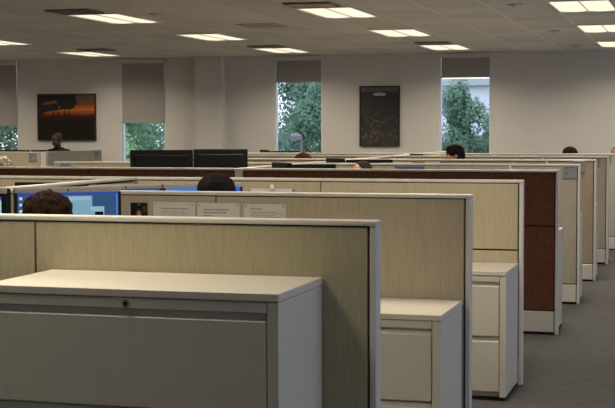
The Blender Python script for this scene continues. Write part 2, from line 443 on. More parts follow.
# nameplates hung near the partition ends
def nameplate(x, y, z, w, h, label, rz=0.0):
    t = thing('nameplate', label, 'nameplate', (x, y, z), rz, group='grey nameplates on partition ends')
    bm = B(); box(bm, -w/2, w/2, -.012, 0, -h, 0, .003); obj('plate', bm, M['plate'], t)
    bm = B(); box(bm, -w/2+.006, w/2-.006, -.0135, -.012, -.034, -.006); obj('header_strip', bm, M['plate'], t)
    bm = B()
    xx = -w/2+.014
    for ww in (.009, .009, .007, .009, 0, .009, .008, .009, .009):
        if ww: box(bm, xx, xx+ww-.002, -.0145, -.0135, -.028, -.014)
        xx += ww+.002 if ww else .008
    obj('name_text', bm, M['plate_ink'], t)
    bm = B(); box(bm, -w/2+.004, w/2-.004, -.0128, -.012, -.046, -.043); obj('rule', bm, M['plate_ink'], t)
    bm = B()
    for q in (0, .016): frame(bm, -w/2+.02+q, -w/2+.032+q, -.085, -.065, .003, -.014, -.012)
    obj('number_text', bm, M['plate_ink'], t)
for (x0, x1, y, lab) in ((-1.255, -1.124, ROW[5], 'grey nameplate nearest the viewer, behind the right end of the brown row'), (-1.339, -1.212, ROW[6], 'grey nameplate on the tan partition at the right aisle'),
                    (-1.304, -1.191, ROW[7], 'grey nameplate on the third partition behind the brown row, right aisle'), (-1.30, -1.185, ROW[8], 'grey nameplate on the farthest partition at the right edge'),
                    (-6.44, -6.31, ROW[5], 'grey nameplate below the sunset picture beside a pale end post'), (-6.35, -6.23, ROW[8], 'tiny grey nameplate right of the two big black monitors')):
    nameplate((x0+x1)/2, y-TH-.001, 1.308 if y < 18 else 1.302, x1-x0, .124, lab)

# left block across the far aisle
def left_block():
    t = thing('partition', 'beige partition at the far left edge below the leftmost window', 'partition', (-13.4, 19.11, 0), group='partitions of the left block')
    L = 3.56
    bm = B(); box(bm, .01, L-.01, .015, .045, .03, H-.02); obj('core', bm, M['gap'], t)
    for a, b in ((.006, 1.1), (1.11, 2.2), (2.21, L-.006)):
        bm = B(); box(bm, a, b, 0, .06, .195, H-.014, .003); obj('fabric_panel', bm, M['fab_beige'], t)
        bm = B(); box(bm, a, b, -.004, .064, .02, .186, .004); obj('base_raceway', bm, M['trim'], t)
    bm = B(); box(bm, 0, L, -.003, .063, H-.014, H, .004); obj('top_cap', bm, M['trim'], t)
    bm = B(); box(bm, -.045, .045, 0, .09, 0, H, .004)
    tag(obj('partition_post', bm, M['trim'], loc=(-9.795, 19.11, 0)), 'pale corner post of the left block below the woman at the sunset picture', 'post')
    t = thing('partition', 'grey partition running away below the sunset picture, in front of the standing woman', 'partition', (-9.795, 19.205, 0), group='partitions of the left block')
    L = 1.98
    bm = B(); box(bm, -.012, .012, .01, L-.01, .03, H-.02); obj('core', bm, M['gap'], t)
    for a, b in ((.004, .985), (.995, L-.03)):
        bm = B(); box(bm, -.03, .03, a, b, .195, H-.014, .003); obj('fabric_panel', bm, M['fab_light'], t)  # greyer than the front run: its different side light put into the cloth colour
        bm = B(); box(bm, -.034, .034, a, b, .02, .186, .004); obj('base_raceway', bm, M['trim'], t)
    bm = B(); box(bm, -.03, .03, L-.022, L, 0, H-.01, .003); obj('end_post', bm, M['plate'], t)
    bm = B(); box(bm, -.033, .033, 0, L, H-.014, H, .004); obj('top_cap', bm, M['plate'], t)
    nameplate(-9.97, 19.108, 1.30, .13, .125, 'grey nameplate on the beige partition at far left')
    nameplate(-9.763, 20.98, 1.30, .14, .13, 'grey nameplate at the end of the grey partition below the sunset picture', math.pi/2)
left_block()

# ------------------------------------------------------------------ file cabinets
def cabinet(x1, yf, yb, ztop, w, drawers, label, lock=False, face=-1, zbase=.025):
    """lateral file; x1 = right side, front at yf (face -1 looks toward the viewer)"""
    D = abs(yb-yf)
    t = thing('file_cabinet', label, 'cabinet', (x1-w/2, (yf+yb)/2, 0), 0 if face < 0 else math.pi, group='pale lateral file cabinets')
    hx = w/2; y0, y1 = -D/2, D/2; zt = ztop-.028
    st = .04
    bm = B()
    box(bm, -hx+.002, -hx+st, y0+.001, y1, zbase, zt, .002); box(bm, hx-st, hx-.002, y0+.001, y1, zbase, zt, .002)   # side stiles
    box(bm, -hx+st, hx-st, y1-.02, y1, zbase, zt); box(bm, -hx+st, hx-st, y0+.03, y1-.02, zbase, zbase+.02)
    box(bm, -hx+st, hx-st, y0+.05, y1-.02, zt-.02, zt)
    obj('body', bm, M['cab'], t)
    bm = B(); box(bm, -hx+.02, hx-.02, y0+.03, y1-.01, 0, zbase); obj('plinth', bm, M['gap'], t)
    bm = B(); box(bm, -hx, hx, y0-.002, y1, zt+.002, ztop, .002); obj('top_slab', bm, M['cabtop'], t)
    bm = B(); box(bm, -hx+st+.002, hx-st-.002, y0+.001, y0+.03, zt-.036, zt-.001, .0015); obj('top_rail', bm, M['cab'], t)
    bm = B(); box(bm, -hx+st, hx-st, y0+.022, y0+.032, zbase+.02, zt-.02); obj('inner_panel', bm, M['recess'], t)
    zr = zt-.036; n = drawers; zb = zbase+.028; step = (zr-zb)/n
    for i in range(n):
        za = zr-step*(i+1)+.004; zz = zr-step*i-.026
        d = None
        bm = B(); box(bm, -hx+st+.004, hx-st-.004, y0+.002, y0+.04, za, zz, .004); d = obj('drawer', bm, M['cab'], t)
        bm = B(); box(bm, -hx+st+.004, hx-st-.004, y0+.013, y0+.022, zz, zz+.024); obj('finger_pull', bm, M['recess'], d)
    if zb > .06:
        bm = B(); box(bm, -hx+st+.002, hx-st-.002, y0+.008, y0+.03, zbase, zb, .002); obj('bottom_rail', bm, M['cab'], t)
    if lock:
        bm = B(); cyl(bm, (0, y0-.006, zt-.019), (0, y0+.006, zt-.019), .0125, .0125, 20); l = obj('lock', bm, M['chrome'], t); l['label'] = 'round metal lock'
        bm = B(); cyl(bm, (0, y0-.0075, zt-.019), (0, y0-.005, zt-.019), .0065, .0065, 14); box(bm, -.0012, .0012, y0-.009, y0-.007, zt-.025, zt-.013); obj('keyhole', bm, M['gap'], l)
    return t
cabinet(-1.288, 4.118, 4.636, 1.117, 1.056, 3, 'tall pale file cabinet with a round lock, nearest the viewer at lower left', lock=True)
cabinet(-1.130, 6.075, 6.656, .797, 1.03, 2, 'low pale file cabinet in front of the partition with pinned papers')
cabinet(-1.118, 8.150, 8.702, .789, 1.03, 2, 'low pale two-drawer file cabinet in front of the brown row, beside the aisle')
for k, lab in ((4, 'pale file cabinet behind the right end of the dark brown partition'), (5, 'pale file cabinet side behind the grey beige partition at the aisle'),
               (6, 'pale file cabinet side behind the tan partition at the aisle'), (7, 'pale file cabinet side three rows behind the brown row at the aisle')):
    cabinet(-1.112, ROW[k]+.50, ROW[k]+.012, .823, 1.0, 2, lab, face=1)

# ------------------------------------------------------------------ desks
DZ = .74
def desk(x0, x1, y0, y1, label):
    t = thing('desk', label, 'desk', ((x0+x1)/2, (y0+y1)/2, 0), group='cubicle worksurfaces')
    hx, hy = (x1-x0)/2, (y1-y0)/2
    bm = B(); box(bm, -hx, hx, -hy, hy, DZ-.03, DZ, .004); obj('worksurface', bm, M['desk'], t)
    for sx in (-1, 1):
        bm = B(); box(bm, sx*(hx-.03)-.015, sx*(hx-.03)+.015, -hy+.06, hy-.06, 0, DZ-.03); obj('leg', bm, M['dark'], t)
desk(-3.74, -2.25, 5.93, 6.655, 'desk under the blue screens in the nearest cubicle')
desk(-3.74, -2.2, 7.86, 8.70, 'desk under the monitors behind the pinned papers')
desk(-5.6, -3.83, 7.9, 8.70, 'desk left of the slanting pale spine cap')
desk(-5.6, -3.83, 11.04, 11.9, 'desk behind the brown row under the two big black monitors')
desk(-3.74, -2.2, 11.04, 11.85, 'desk behind the brown row at the right of the spine')
desk(-3.74, -2.2, 13.03, 13.85, 'desk two rows behind the brown row at the right of the spine')
desk(-5.6, -3.83, 15.04, 15.8, 'desk before the person with red brown hair')
desk(-3.74, -2.2, 15.04, 15.8, 'desk before the black haired man in profile')
desk(-3.74, -2.2, 17.02, 17.8, 'desk three rows behind the brown row right of the spine')
desk(-6.5, -4.9, 19.02, 19.85, 'desk behind the farthest row below the street lamp window')
desk(-2.8, -1.15, 19.02, 19.75, 'desk behind the farthest row at the right aisle')
desk(-11.4, -9.84, 19.185, 20.15, 'desk inside the left block under the dark monitors')

# ------------------------------------------------------------------ monitors
def screen_mat(col, s=1): return emit('screen glow', col, s)
S = {'blue': screen_mat((.035, .085, .19)), 'bar': screen_mat((.025, .075, .42)), 'edge': screen_mat((.07, .19, .50)), 'win': screen_mat((.20, .37, .47)), 'win2': screen_mat((.27, .47, .57)),
     'sky': screen_mat((.04, .13, .52)), 'dk': screen_mat((.005, .005, .01)), 'icon': screen_mat((.45, .6, .75)), 'pale': screen_mat((.40, .55, .60))}
def monitor(pl, pr, ztop, label, front=True, h=.345, style='black', screen=None, zb=DZ, group='desk monitors'):
    """pl -> pr: ends as seen from the aisle side; front = screen towards the near side"""
    pl, pr = Vector((*pl, 0)), Vector((*pr, 0)); mid = (pl+pr)/2; d = pr-pl; w = d.length
    t = thing('monitor', label, 'monitor', (mid.x, mid.y, zb), math.atan2(d.y, d.x), group=group)
    T = ztop-zb; hw = w/2; s = -1 if front else 1      # screen side in local y
    def bx(bm, x0, x1, ya, yb, z0, z1, bev=0): box(bm, x0, x1, min(ya, yb), max(ya, yb), z0, z1, bev)
    bm = B(); bx(bm, -hw, hw, 0, -s*.035, T-h, T, .004); obj('casing', bm, M['black'], t)
    bm = B(); bx(bm, -hw*.84, hw*.84, -s*.035, -s*.05, T-h+.05, T-.045, .007)
    bx(bm, -hw*.25, hw*.25, -s*.055, -s*.06, T-h*.42, T-h*.40); obj('back_housing', bm, M['black'], t)
    top = M['silver'] if style == 'silver' else M['black']
    bm = B(); bx(bm, -hw, hw, s*.001, s*.012, T-.024, T, .002); tb = obj('top_bezel', bm, top, t)
    if style == 'silver':
        bm = B(); bx(bm, -hw, hw, -s*.037, s*.001, T, T+.004); obj('top_shell', bm, M['silver'], t)
        bm = B(); cyl(bm, (0, s*.014, T-.012), (0, s*.011, T-.012), .006, .006, 12); obj('badge', bm, M['dark'], tb)
    bm = B()
    bx(bm, -hw, -hw+.014, s*.001, s*.012, T-h, T-.024); bx(bm, hw-.014, hw, s*.001, s*.012, T-h, T-.024); bx(bm, -hw+.014, hw-.014, s*.001, s*.012, T-h, T-h+.03)
    obj('bezel', bm, M['black'], t)
    bm = B(); bx(bm, -hw+.014, hw-.014, s*.001, s*.004, T-h+.03, T-.024)
    sc = obj('screen', bm, screen or M['dark'], t)
    bm = B(); bx(bm, -.03, .03, -s*.03, -s*.055, .015, T-h+.10, .004); obj('stand_neck', bm, M['dark'], t)
    bm = B(); bx(bm, -.13, .13, s*.06, -s*.14, 0, .016, .005); obj('stand_base', bm, M['dark'], t)
    def on(x0, x1, z0, z1, m, name, k=1):                # things shown on the glass, in screen fractions
        W = 2*(hw-.014); Hh = h-.054
        b2 = B(); bx(b2, -hw+.014+x0*W, -hw+.014+x1*W, s*.004, s*(.004+.0007*k), T-.024-z1*Hh, T-.024-z0*Hh); return obj(name, b2, m, sc)
    return t, on
# nearest cubicle: big screen with a desktop, and the edge of a second one
t, on = monitor((-3.288, 6.10), (-2.847, 6.40), 1.352, 'lit blue desktop monitor behind the brown haired head, nearest cubicle', True, style='silver', screen=S['blue'])
on(0, 1, 0, .03, S['bar'], 'title_bar'); on(.98, 1, .03, 1, S['edge'], 'window_edge')
for k in range(4): on(.02, .05, .07+k*.11, .12+k*.11, S['icon'], 'desktop_icon', 2)
on(.36, .74, .06, .55, S['win'], 'open_window'); on(.38, .72, .08, .14, S['win2'], 'window_header', 2)
on(.72, .86, .25, .45, S['win2'], 'small_window', 2); on(.765, .85, .34, .45, S['dk'], 'dark_field', 3); on(.72, .76, .33, .48, S['win'], 'side_field', 3)
t, on = monitor((-3.74, 6.11), (-3.305, 6.06), 1.352, 'second blue monitor at the left edge of the nearest cubicle', True, style='silver', screen=S['dk'])
on(.0, .955, .06, 1, S['pale'], 'open_window'); on(.0, .955, .06, .12, S['bar'], 'title_bar', 2)
# second cubicle, seen over the partition with the papers
t, on = monitor((-3.71, 7.86), (-3.318, 8.10), 1.293, 'blue lit monitor left of the black haired head, left of its pair', True, style='silver', screen=S['sky'])
on(0, 1, 0, .05, S['bar'], 'title_bar')
t, on = monitor((-3.247, 7.95), (-2.826, 8.25), 1.302, 'blue lit monitor partly hidden by the black haired head', True, style='silver', screen=S['sky'])
on(0, .9, 0, .9, S['edge'], 'open_window')
monitor((-4.40, 8.20), (-3.95, 8.22), 1.297, 'black monitor edge seen behind the slanting pale spine cap', False)
# the two big backs above the brown row
monitor((-5.085, 11.66), (-4.55, 11.88), 1.462, 'big black monitor seen from behind, left of the pair over the brown row', False, h=.36)
monitor((-4.49, 11.74), (-4.02, 11.90), 1.470, 'big black monitor seen from behind, right of the pair over the brown row', False, h=.36)
monitor((-3.70, 11.72), (-3.46, 11.42), 1.354, 'narrow angled black monitor against the spine, just behind the brown row', False)
monitor((-3.44, 11.40), (-3.107, 11.60), 1.343, 'black monitor back left of the short haired man behind the brown row', False)
monitor((-3.70, 13.57), (-3.46, 13.27), 1.356, 'angled black monitor against the spine two rows behind the brown row', False)
monitor((-3.435, 13.25), (-3.007, 13.45), 1.346, 'black monitor back seen just above the short haired man', False)
monitor((-3.70, 17.74), (-3.52, 17.58), 1.332, 'small dark monitor below the right edge of the aerial picture', False)
monitor((-6.44, 19.75), (-6.235, 19.42), 1.350, 'angled dark monitor end below the left edge of the street lamp window', False)
monitor((-6.215, 19.40), (-5.81, 19.60), 1.335, 'dark monitor below the street lamp window', False)
monitor((-10.97, 19.95), (-10.36, 19.75), 1.338, 'dark monitor top at far left below the leftmost window', False)
monitor((-10.33, 19.75), (-9.90, 19.95), 1.338, 'dark monitor top in front of the standing woman', False)

# ------------------------------------------------------------------ papers and small pinned things
def sheet(x0, x1, y, ztop, h, label, text=None, cat='paper', mat=None, pins=True):
    t = thing('paper_sheet', label, cat, ((x0+x1)/2, y, ztop-h), group='papers pinned to the partitions')
    w = x1-x0
    bm = B(); box(bm, -w/2, w/2, -.002, 0, 0, h); obj('sheet', bm, mat or M['paper'], t)
    if text:
        bm = B(); text(bm, w, h); obj('print', bm, M['ink'], t)
    if pins:
        for s in (-1, 1):
            bm = B(); ell(bm, (s*(w/2-.012), -.005, h-.012), (.005, .004, .005), 8); obj('pin', bm, M['silver'], t)
            bm = B()
            a = Vector((s*(w/2-.016), -.0024, h-.02)); b = a+Vector((-s*.014, 0, -.018)); n = Vector((.0006, 0, .0006*s))
            bm.faces.new([bm.verts.new(v) for v in (a-n, a+n, b+n, b-n)]); obj('fold_mark', bm, M['ink'], t)
    return t
def words(bm, x, z, n, hh=.0032, avg=.012):
    rr = random.Random(int(x*1e4)+int(z*1e4))
    for k in range(n):
        L = avg*rr.uniform(.5, 1.3)
        box(bm, x, x+L, -.0026, -.002, z-hh/2, z+hh/2); x += L+.004
def text_table(bm, w, h):
    words(bm, -.09, h-.009, 5, .002); words(bm, .07, h-.009, 2, .002)
    words(bm, -.075, h-.034, 10, .006, .0125)
    for c in (-.05, 0, .05): words(bm, c-.012, h-.047, 2, .003, .01)
    for z in (h-.052, h-.075, h-.1): box(bm, -.08, .075, -.0025, -.002, z-.0006, z+.0006)
    for x in (-.08, -.026, .026, .075): box(bm, x-.0005, x+.0005, -.0025, -.002, h-.16, h-.052)
    for z in (h-.06, h-.068, h-.085): 
        for c in (-.072, -.018, .034): words(bm, c, z, 3, .0018, .009)
def text_note(bm, w, h):
    words(bm, -.08, h-.035, 8, .006, .013); words(bm, -.08, h-.05, 8, .006, .013); words(bm, -.08, h-.066, 4, .005, .012)
    for k in range(5): words(bm, -.08, h-.09-.012*k, 8, .003, .014)
def text_letter(bm, w, h):
    words(bm, -.075, h-.026, 4, .006, .013)
    for k in range(4): words(bm, -.075, h-.042-.0085*k, 9 if k % 2 == 0 else 11, .003, .012)
    for k in range(6): words(bm, -.075, h-.09-.012*k, 8, .003, .013)
yf2 = ROW[2]-TH-.001
sheet(-2.776, -2.541, yf2, 1.263, .30, 'white pinned paper with a printed table, next to the small photo', text_table)
sheet(-2.528, -2.295, yf2, 1.262, .30, 'middle white pinned paper with three short lines of print', text_note)
sheet(-2.273, -2.046, yf2, 1.260, .30, 'rightmost white pinned paper with a small heading and dense lines', text_letter)
# photo of a smiling person against dark greenery
t = thing('photo_print', 'small dark snapshot of a smiling person pinned left of the papers', 'photo', (-2.857, yf2, 1.125), group='papers pinned to the partitions')
bm = B(); box(bm, -.048, .048, -.002, 0, 0, .133); obj('print', bm, M['black'], t)
def disc(bm, cx, cz, rx, rz, y, n=18):
    bm.faces.new([bm.verts.new((cx+rx*math.cos(2*math.pi*i/n), y, cz+rz*math.sin(2*math.pi*i/n))) for i in range(n)])
for nm, args, col in (('greenery', (.032, .100, .012, .022), (.05, .05, .015)), ('leaf_spot', (.0, .124, .012, .006), (.10, .11, .09)), ('hair_shape', (0, .075, .021, .030), (.012, .008, .006)), ('face_shape', (0, .072, .0125, .019), (.34, .18, .13)), ('smile', (0, .065, .008, .003), (.6, .5, .45))):
    bm = B(); disc(bm, *args, -.0022 - .0002*['greenery', 'leaf_spot', 'hair_shape', 'face_shape', 'smile'].index(nm)); obj(nm, bm, plain('photo ' + nm, col, .5), t)
# white sheet under an oval clip on the third row
t = sheet(-2.919, -2.628, ROW[3]-TH-.001, 1.249, .22, 'white landscape sheet seen just over the papers partition', None, pins=False)
t = thing('magnet_clip', 'white oval clip holding the landscape sheet on the third partition', 'clip', (-2.767, ROW[3]-TH-.003, 1.255))
bm = B(); ell(bm, (0, -.008, 0), (.017, .010, .024), 16); obj('clip_body', bm, M['white_plastic'], t, smooth=True)
bm = B(); cyl(bm, (0, -.008, -.01), (0, 0, -.01), .008, .008, 10); obj('clip_stem', bm, M['white_plastic'], t)
bm = B(); ell(bm, (0, 0, 0), (.007, .007, .007), 10)
tag(obj('push_pin', bm, plain('dark blue plastic', (.03, .03, .12), .4), loc=(-2.62, ROW[3]-TH-.008, 1.238)), 'small dark blue pin right of the white landscape sheet', 'pin')
M['bluepic'] = plain('blue poster print', (.055, .085, .20), .7, var=.5, scale=9)
t = thing('poster', 'dark blue landscape print pinned behind the brown row', 'poster', (-2.72, ROW[5]-TH-.001, 1.06), group='papers pinned to the partitions')
bm = B(); box(bm, -.147, .147, -.002, 0, 0, .23); obj('print', bm, M['bluepic'], t)
bm = B(); disc(bm, -.06, .20, .05, .018, -.0024); obj('dark_shape', bm, M['dark'], t)
t = thing('ball_pin', 'round red ball pinned on the tan partition', 'pin', (-3.009, ROW[6]-TH, 1.275))
bm = B(); ell(bm, (0, -.018, 0), .02, 14); obj('ball', bm, M['red'], t, smooth=True)
bm = B(); cyl(bm, (0, -.01, 0), (0, 0, 0), .003, .003, 8); obj('needle', bm, M['silver'], t)
sheet(-2.97, -2.80, ROW[6]-TH-.001, 1.292, .20, 'white paper beside the red ball on the tan partition', None, pins=False)
sheet(-3.32, -3.12, ROW[6]-TH-.001, 1.286, .22, 'white paper left of the red ball, above the short haired man', None, pins=False)
sheet(-2.01, -1.96, ROW[6]-TH-.001, 1.286, .05, 'tiny pale lilac note on the tan partition', None, pins=False, mat=plain('lilac paper', (.5, .45, .55), .8))
sheet(-3.69, -3.53, ROW[8]-TH-.001, 1.304, .12, 'yellow note left of the black haired man', None, 'note', M['yellow'], False)
sheet(-2.82, -2.735, ROW[8]-TH-.001, 1.298, .09, 'small orange yellow note right of the black haired man', None, 'note', M['yellow'], False)
sheet(-2.43, -2.20, ROW[8]-TH-.001, 1.294, .22, 'long white paper on the farthest partition', None, pins=False)

# ------------------------------------------------------------------ pictures on the far wall
def picture(x0, x1, z0, z1, label):
    t = thing('framed_picture', label, 'picture', ((x0+x1)/2, YW, z0), group='framed pictures on the far wall')
    w, h = x1-x0, z1-z0
    bm = B(); frame(bm, -w/2, w/2, 0, h, .022, -.04, 0); obj('frame', bm, M['frame_black'], t)
    return t, w, h
t, w, h = picture(-11.715, -10.552, 1.468, 2.318, 'wide dark framed photograph of silhouettes at an orange sunset')
def sunset_mat():
    m, nt, b = new_mat('sunset print'); b.inputs['Roughness'].default_value = .6; b.inputs['Specular IOR Level'].default_value = .2
    tc = nt.nodes.new('ShaderNodeTexCoord'); sp = nt.nodes.new('ShaderNodeSeparateXYZ'); nt.links.new(tc.outputs['Generated'], sp.inputs[0])
    rp = nt.nodes.new('ShaderNodeValToRGB'); cr = rp.color_ramp
    cr.elements[0].position = .0; cr.elements[0].color = (.010, .008, .007, 1)
    cr.elements[1].position = 1.; cr.elements[1].color = (.13, .095, .085, 1)
    for p, c in ((.42, (.016, .010, .008)), (.52, (.05, .014, .008)), (.60, (.40, .085, .016)), (.66, (.62, .19, .03)), (.78, (.24, .08, .035)), (.9, (.15, .085, .065))):
        e = cr.elements.new(p); e.color = (*c, 1)
    nt.links.new(sp.outputs[2], rp.inputs[0]); nt.links.new(rp.outputs[0], b.inputs['Base Color'])
    return m
bm = B(); box(bm, -w/2+.02, w/2-.02, -.025, -.02, .02, h-.02); p = obj('print', bm, sunset_mat(), t)
def poly(bm, pts, y):
    bm.faces.new([bm.verts.new((-w/2+px*w, y, h-pz*h)) for px, pz in pts])
sil = plain('silhouette ink', (.011, .008, .007), .7)
bm = B(); poly(bm, [(.02, .03), (.655, .03), (.66, .16), (.69, .19), (.68, .23), (.64, .25), (.63, .30), (.58, .335), (.42, .335), (.30, .36), (.12, .39), (.10, .45), (.06, .48), (.02, .46)], -.0256); obj('craft_silhouette', bm, sil, p)
for cx in (.275, .355, .470, .545):
    bm = B(); disc(bm, -w/2+cx*w, h-.372*h, .012, .014, -.0258); poly(bm, [(cx-.022, .40), (cx+.022, .40), (cx+.016, .47), (cx+.012, .53), (cx-.012, .53), (cx-.017, .47)], -.0257)
    obj('figure_silhouette', bm, sil, p)
bm = B(); poly(bm, [(.10, .185), (.33, .135), (.335, .20), (.10, .245)], -.0259); obj('lit_cabin', bm, plain('cabin glow print', (.21, .085, .045), .7), p)
bm = B(); disc(bm, -w/2+.375*w, h-.285*h, .014, .012, -.026); obj('lamp_spot', bm, plain('lamp print', (.55, .35, .15), .7), p)
bm = B(); poly(bm, [(.66, .385), (.97, .375), (.97, .385), (.66, .395)], -.0257); poly(bm, [(.80, .475), (.97, .44), (.97, .50), (.80, .50)], -.0257); obj('horizon_land', bm, sil, p)

t, w, h = picture(-5.635, -4.935, 1.375, 2.398, 'upright dark framed aerial photograph of a town with a white airship')
def aerial_mat():
    m, nt, b = new_mat('aerial print'); b.inputs['Roughness'].default_value = .5
    tc = nt.nodes.new('ShaderNodeTexCoord'); sp = nt.nodes.new('ShaderNodeSeparateXYZ'); nt.links.new(tc.outputs['Generated'], sp.inputs[0])
    rp = nt.nodes.new('ShaderNodeValToRGB'); cr = rp.color_ramp
    cr.elements[0].position = 0; cr.elements[0].color = (.03, .027, .025, 1); cr.elements[1].position = 1; cr.elements[1].color = (.12, .115, .12, 1)
    for q, c in ((.45, (.018, .018, .018)), (.85, (.013, .014, .017)), (.915, (.025, .028, .035)), (.93, (.085, .085, .095))):
        e = cr.elements.new(q); e.color = (*c, 1)
    nt.links.new(sp.outputs[2], rp.inputs[0])
    vo = nt.nodes.new('ShaderNodeTexNoise'); vo.inputs['Scale'].default_value = 14; vo.inputs['Detail'].default_value = 6; vo.inputs['Roughness'].default_value = .7
    nt.links.new(tc.outputs['Object'], vo.inputs['Vector'])
    r2 = nt.nodes.new('ShaderNodeValToRGB'); r2.color_ramp.elements[0].position = .5; r2.color_ramp.elements[0].color = (0, 0, 0, 1); r2.color_ramp.elements[1].position = .75; r2.color_ramp.elements[1].color = (.20, .15, .13, 1)
    nt.links.new(vo.outputs['Fac'], r2.inputs[0])
    mr = nt.nodes.new('ShaderNodeMapRange'); mr.inputs['From Min'].default_value = .85; mr.inputs['From Max'].default_value = .1; mr.inputs['To Min'].default_value = 0; mr.inputs['To Max'].default_value = 1
    nt.links.new(sp.outputs[2], mr.inputs[0])
    sc = nt.nodes.new('ShaderNodeVectorMath'); sc.operation = 'SCALE'; nt.links.new(r2.outputs[0], sc.inputs[0]); nt.links.new(mr.outputs[0], sc.inputs['Scale'])
    ad = nt.nodes.new('ShaderNodeVectorMath'); ad.operation = 'ADD'; nt.links.new(rp.outputs[0], ad.inputs[0]); nt.links.new(sc.outputs[0], ad.inputs[1])
    nt.links.new(ad.outputs[0], b.inputs['Base Color'])
    return m
bm = B(); box(bm, -w/2+.02, w/2-.02, -.025, -.02, .02, h-.02); p = obj('print', bm, aerial_mat(), t)
ship = plain('airship print', (.36, .35, .36), .6)
bm = B(); disc(bm, 0, h-.145, .115, .030, -.0256); obj('airship', bm, ship, p)
bm = B(); disc(bm, .01, h-.180, .10, .014, -.0258); disc(bm, .1, h-.185, .02, .02, -.0259); obj('airship_shadow', bm, sil, p)

# ------------------------------------------------------------------ office chairs and people
def chair(x, y, rz, label, z=0):
    t = thing('office_chair', label, 'chair', (x, y, 0), rz, group='office chairs')
    bm = B(); box(bm, -.24, .24, -.22, .24, .40, .455, .025, 3); obj('seat', bm, M['chair'], t)
    bm = B(); box(bm, -.21, .21, -.275, -.23, .55, .98, .02, 3); obj('backrest', bm, M['chair'], t)
    bm = B(); box(bm, -.03, .03, -.295, -.275, .40, .8, .005); box(bm, -.03, .03, -.295, -.1, .385, .40); obj('back_bar', bm, M['dark'], t)
    bm = B(); cyl(bm, (0, 0, .09), (0, 0, .40), .025, .025, 12); obj('gas_post', bm, M['chrome'], t)
    for k in range(5):
        a = 2*math.pi*k/5+.3; c, s = math.cos(a), math.sin(a)
        bm = B(); cap(bm, (0, 0, .10), (.27*c, .27*s, .07), .02, .014, 8); lg = obj('base_leg', bm, M['dark'], t)
        bm = B(); cyl(bm, (.27*c-.02*s, .27*s+.02*c, .028), (.27*c+.02*s, .27*s-.02*c, .028), .028, .028, 12); obj('caster', bm, M['black'], lg)
    return t

SKIN = {'fair': plain('fair skin', (.50, .27, .19), .55), 'tan': plain('tan skin', (.33, .15, .09), .55), 'dark': plain('brown skin', (.06, .028, .018), .5), 'ruddy': plain('ruddy skin', (.48, .25, .16), .5)}
def hairm(n, c):
    m = fabric(n, c, .5, (160, 160, 30), .7); m.node_tree.nodes['Principled BSDF'].inputs['Specular IOR Level'].default_value = .06; return m
HAIR = {'brown': hairm('brown hair', (.024, .012, .007)), 'black': hairm('black hair', (.011, .008, .008)), 'short': hairm('short dark hair', (.045, .032, .024)), 'red': hairm('red brown hair', (.075, .022, .009)),
        'dkbrown': hairm('dark brown hair', (.022, .015, .010)), 'streak': hairm('streaked brown hair', (.026, .015, .009)), 'white': hairm('white hair', (.55, .50, .44))}
CL = {'blue': plain('blue shirt cloth', (.10, .14, .24), .9), 'plum': plain('plum top cloth', (.12, .05, .07), .9), 'grey': plain('grey shirt cloth', (.2, .2, .21), .9), 'black': plain('black jacket cloth', (.007, .007, .008), 1, spec=.1),
      'white': plain('white shirt cloth', (.5, .5, .5), .9), 'trousers': plain('dark trousers cloth', (.02, .022, .03), .9), 'shoe': plain('black shoe leather', (.012, .011, .01), .4)}
def remesh(o, v, smooth_it=3):
    r = o.modifiers.new('remesh', 'REMESH'); r.mode = 'VOXEL'; r.voxel_size = v; r.use_smooth_shade = True
    s = o.modifiers.new('smooth', 'SMOOTH'); s.factor = .5; s.iterations = smooth_it
CLOUD = bpy.data.textures.new('hair_noise', 'CLOUDS'); CLOUD.noise_scale = .03
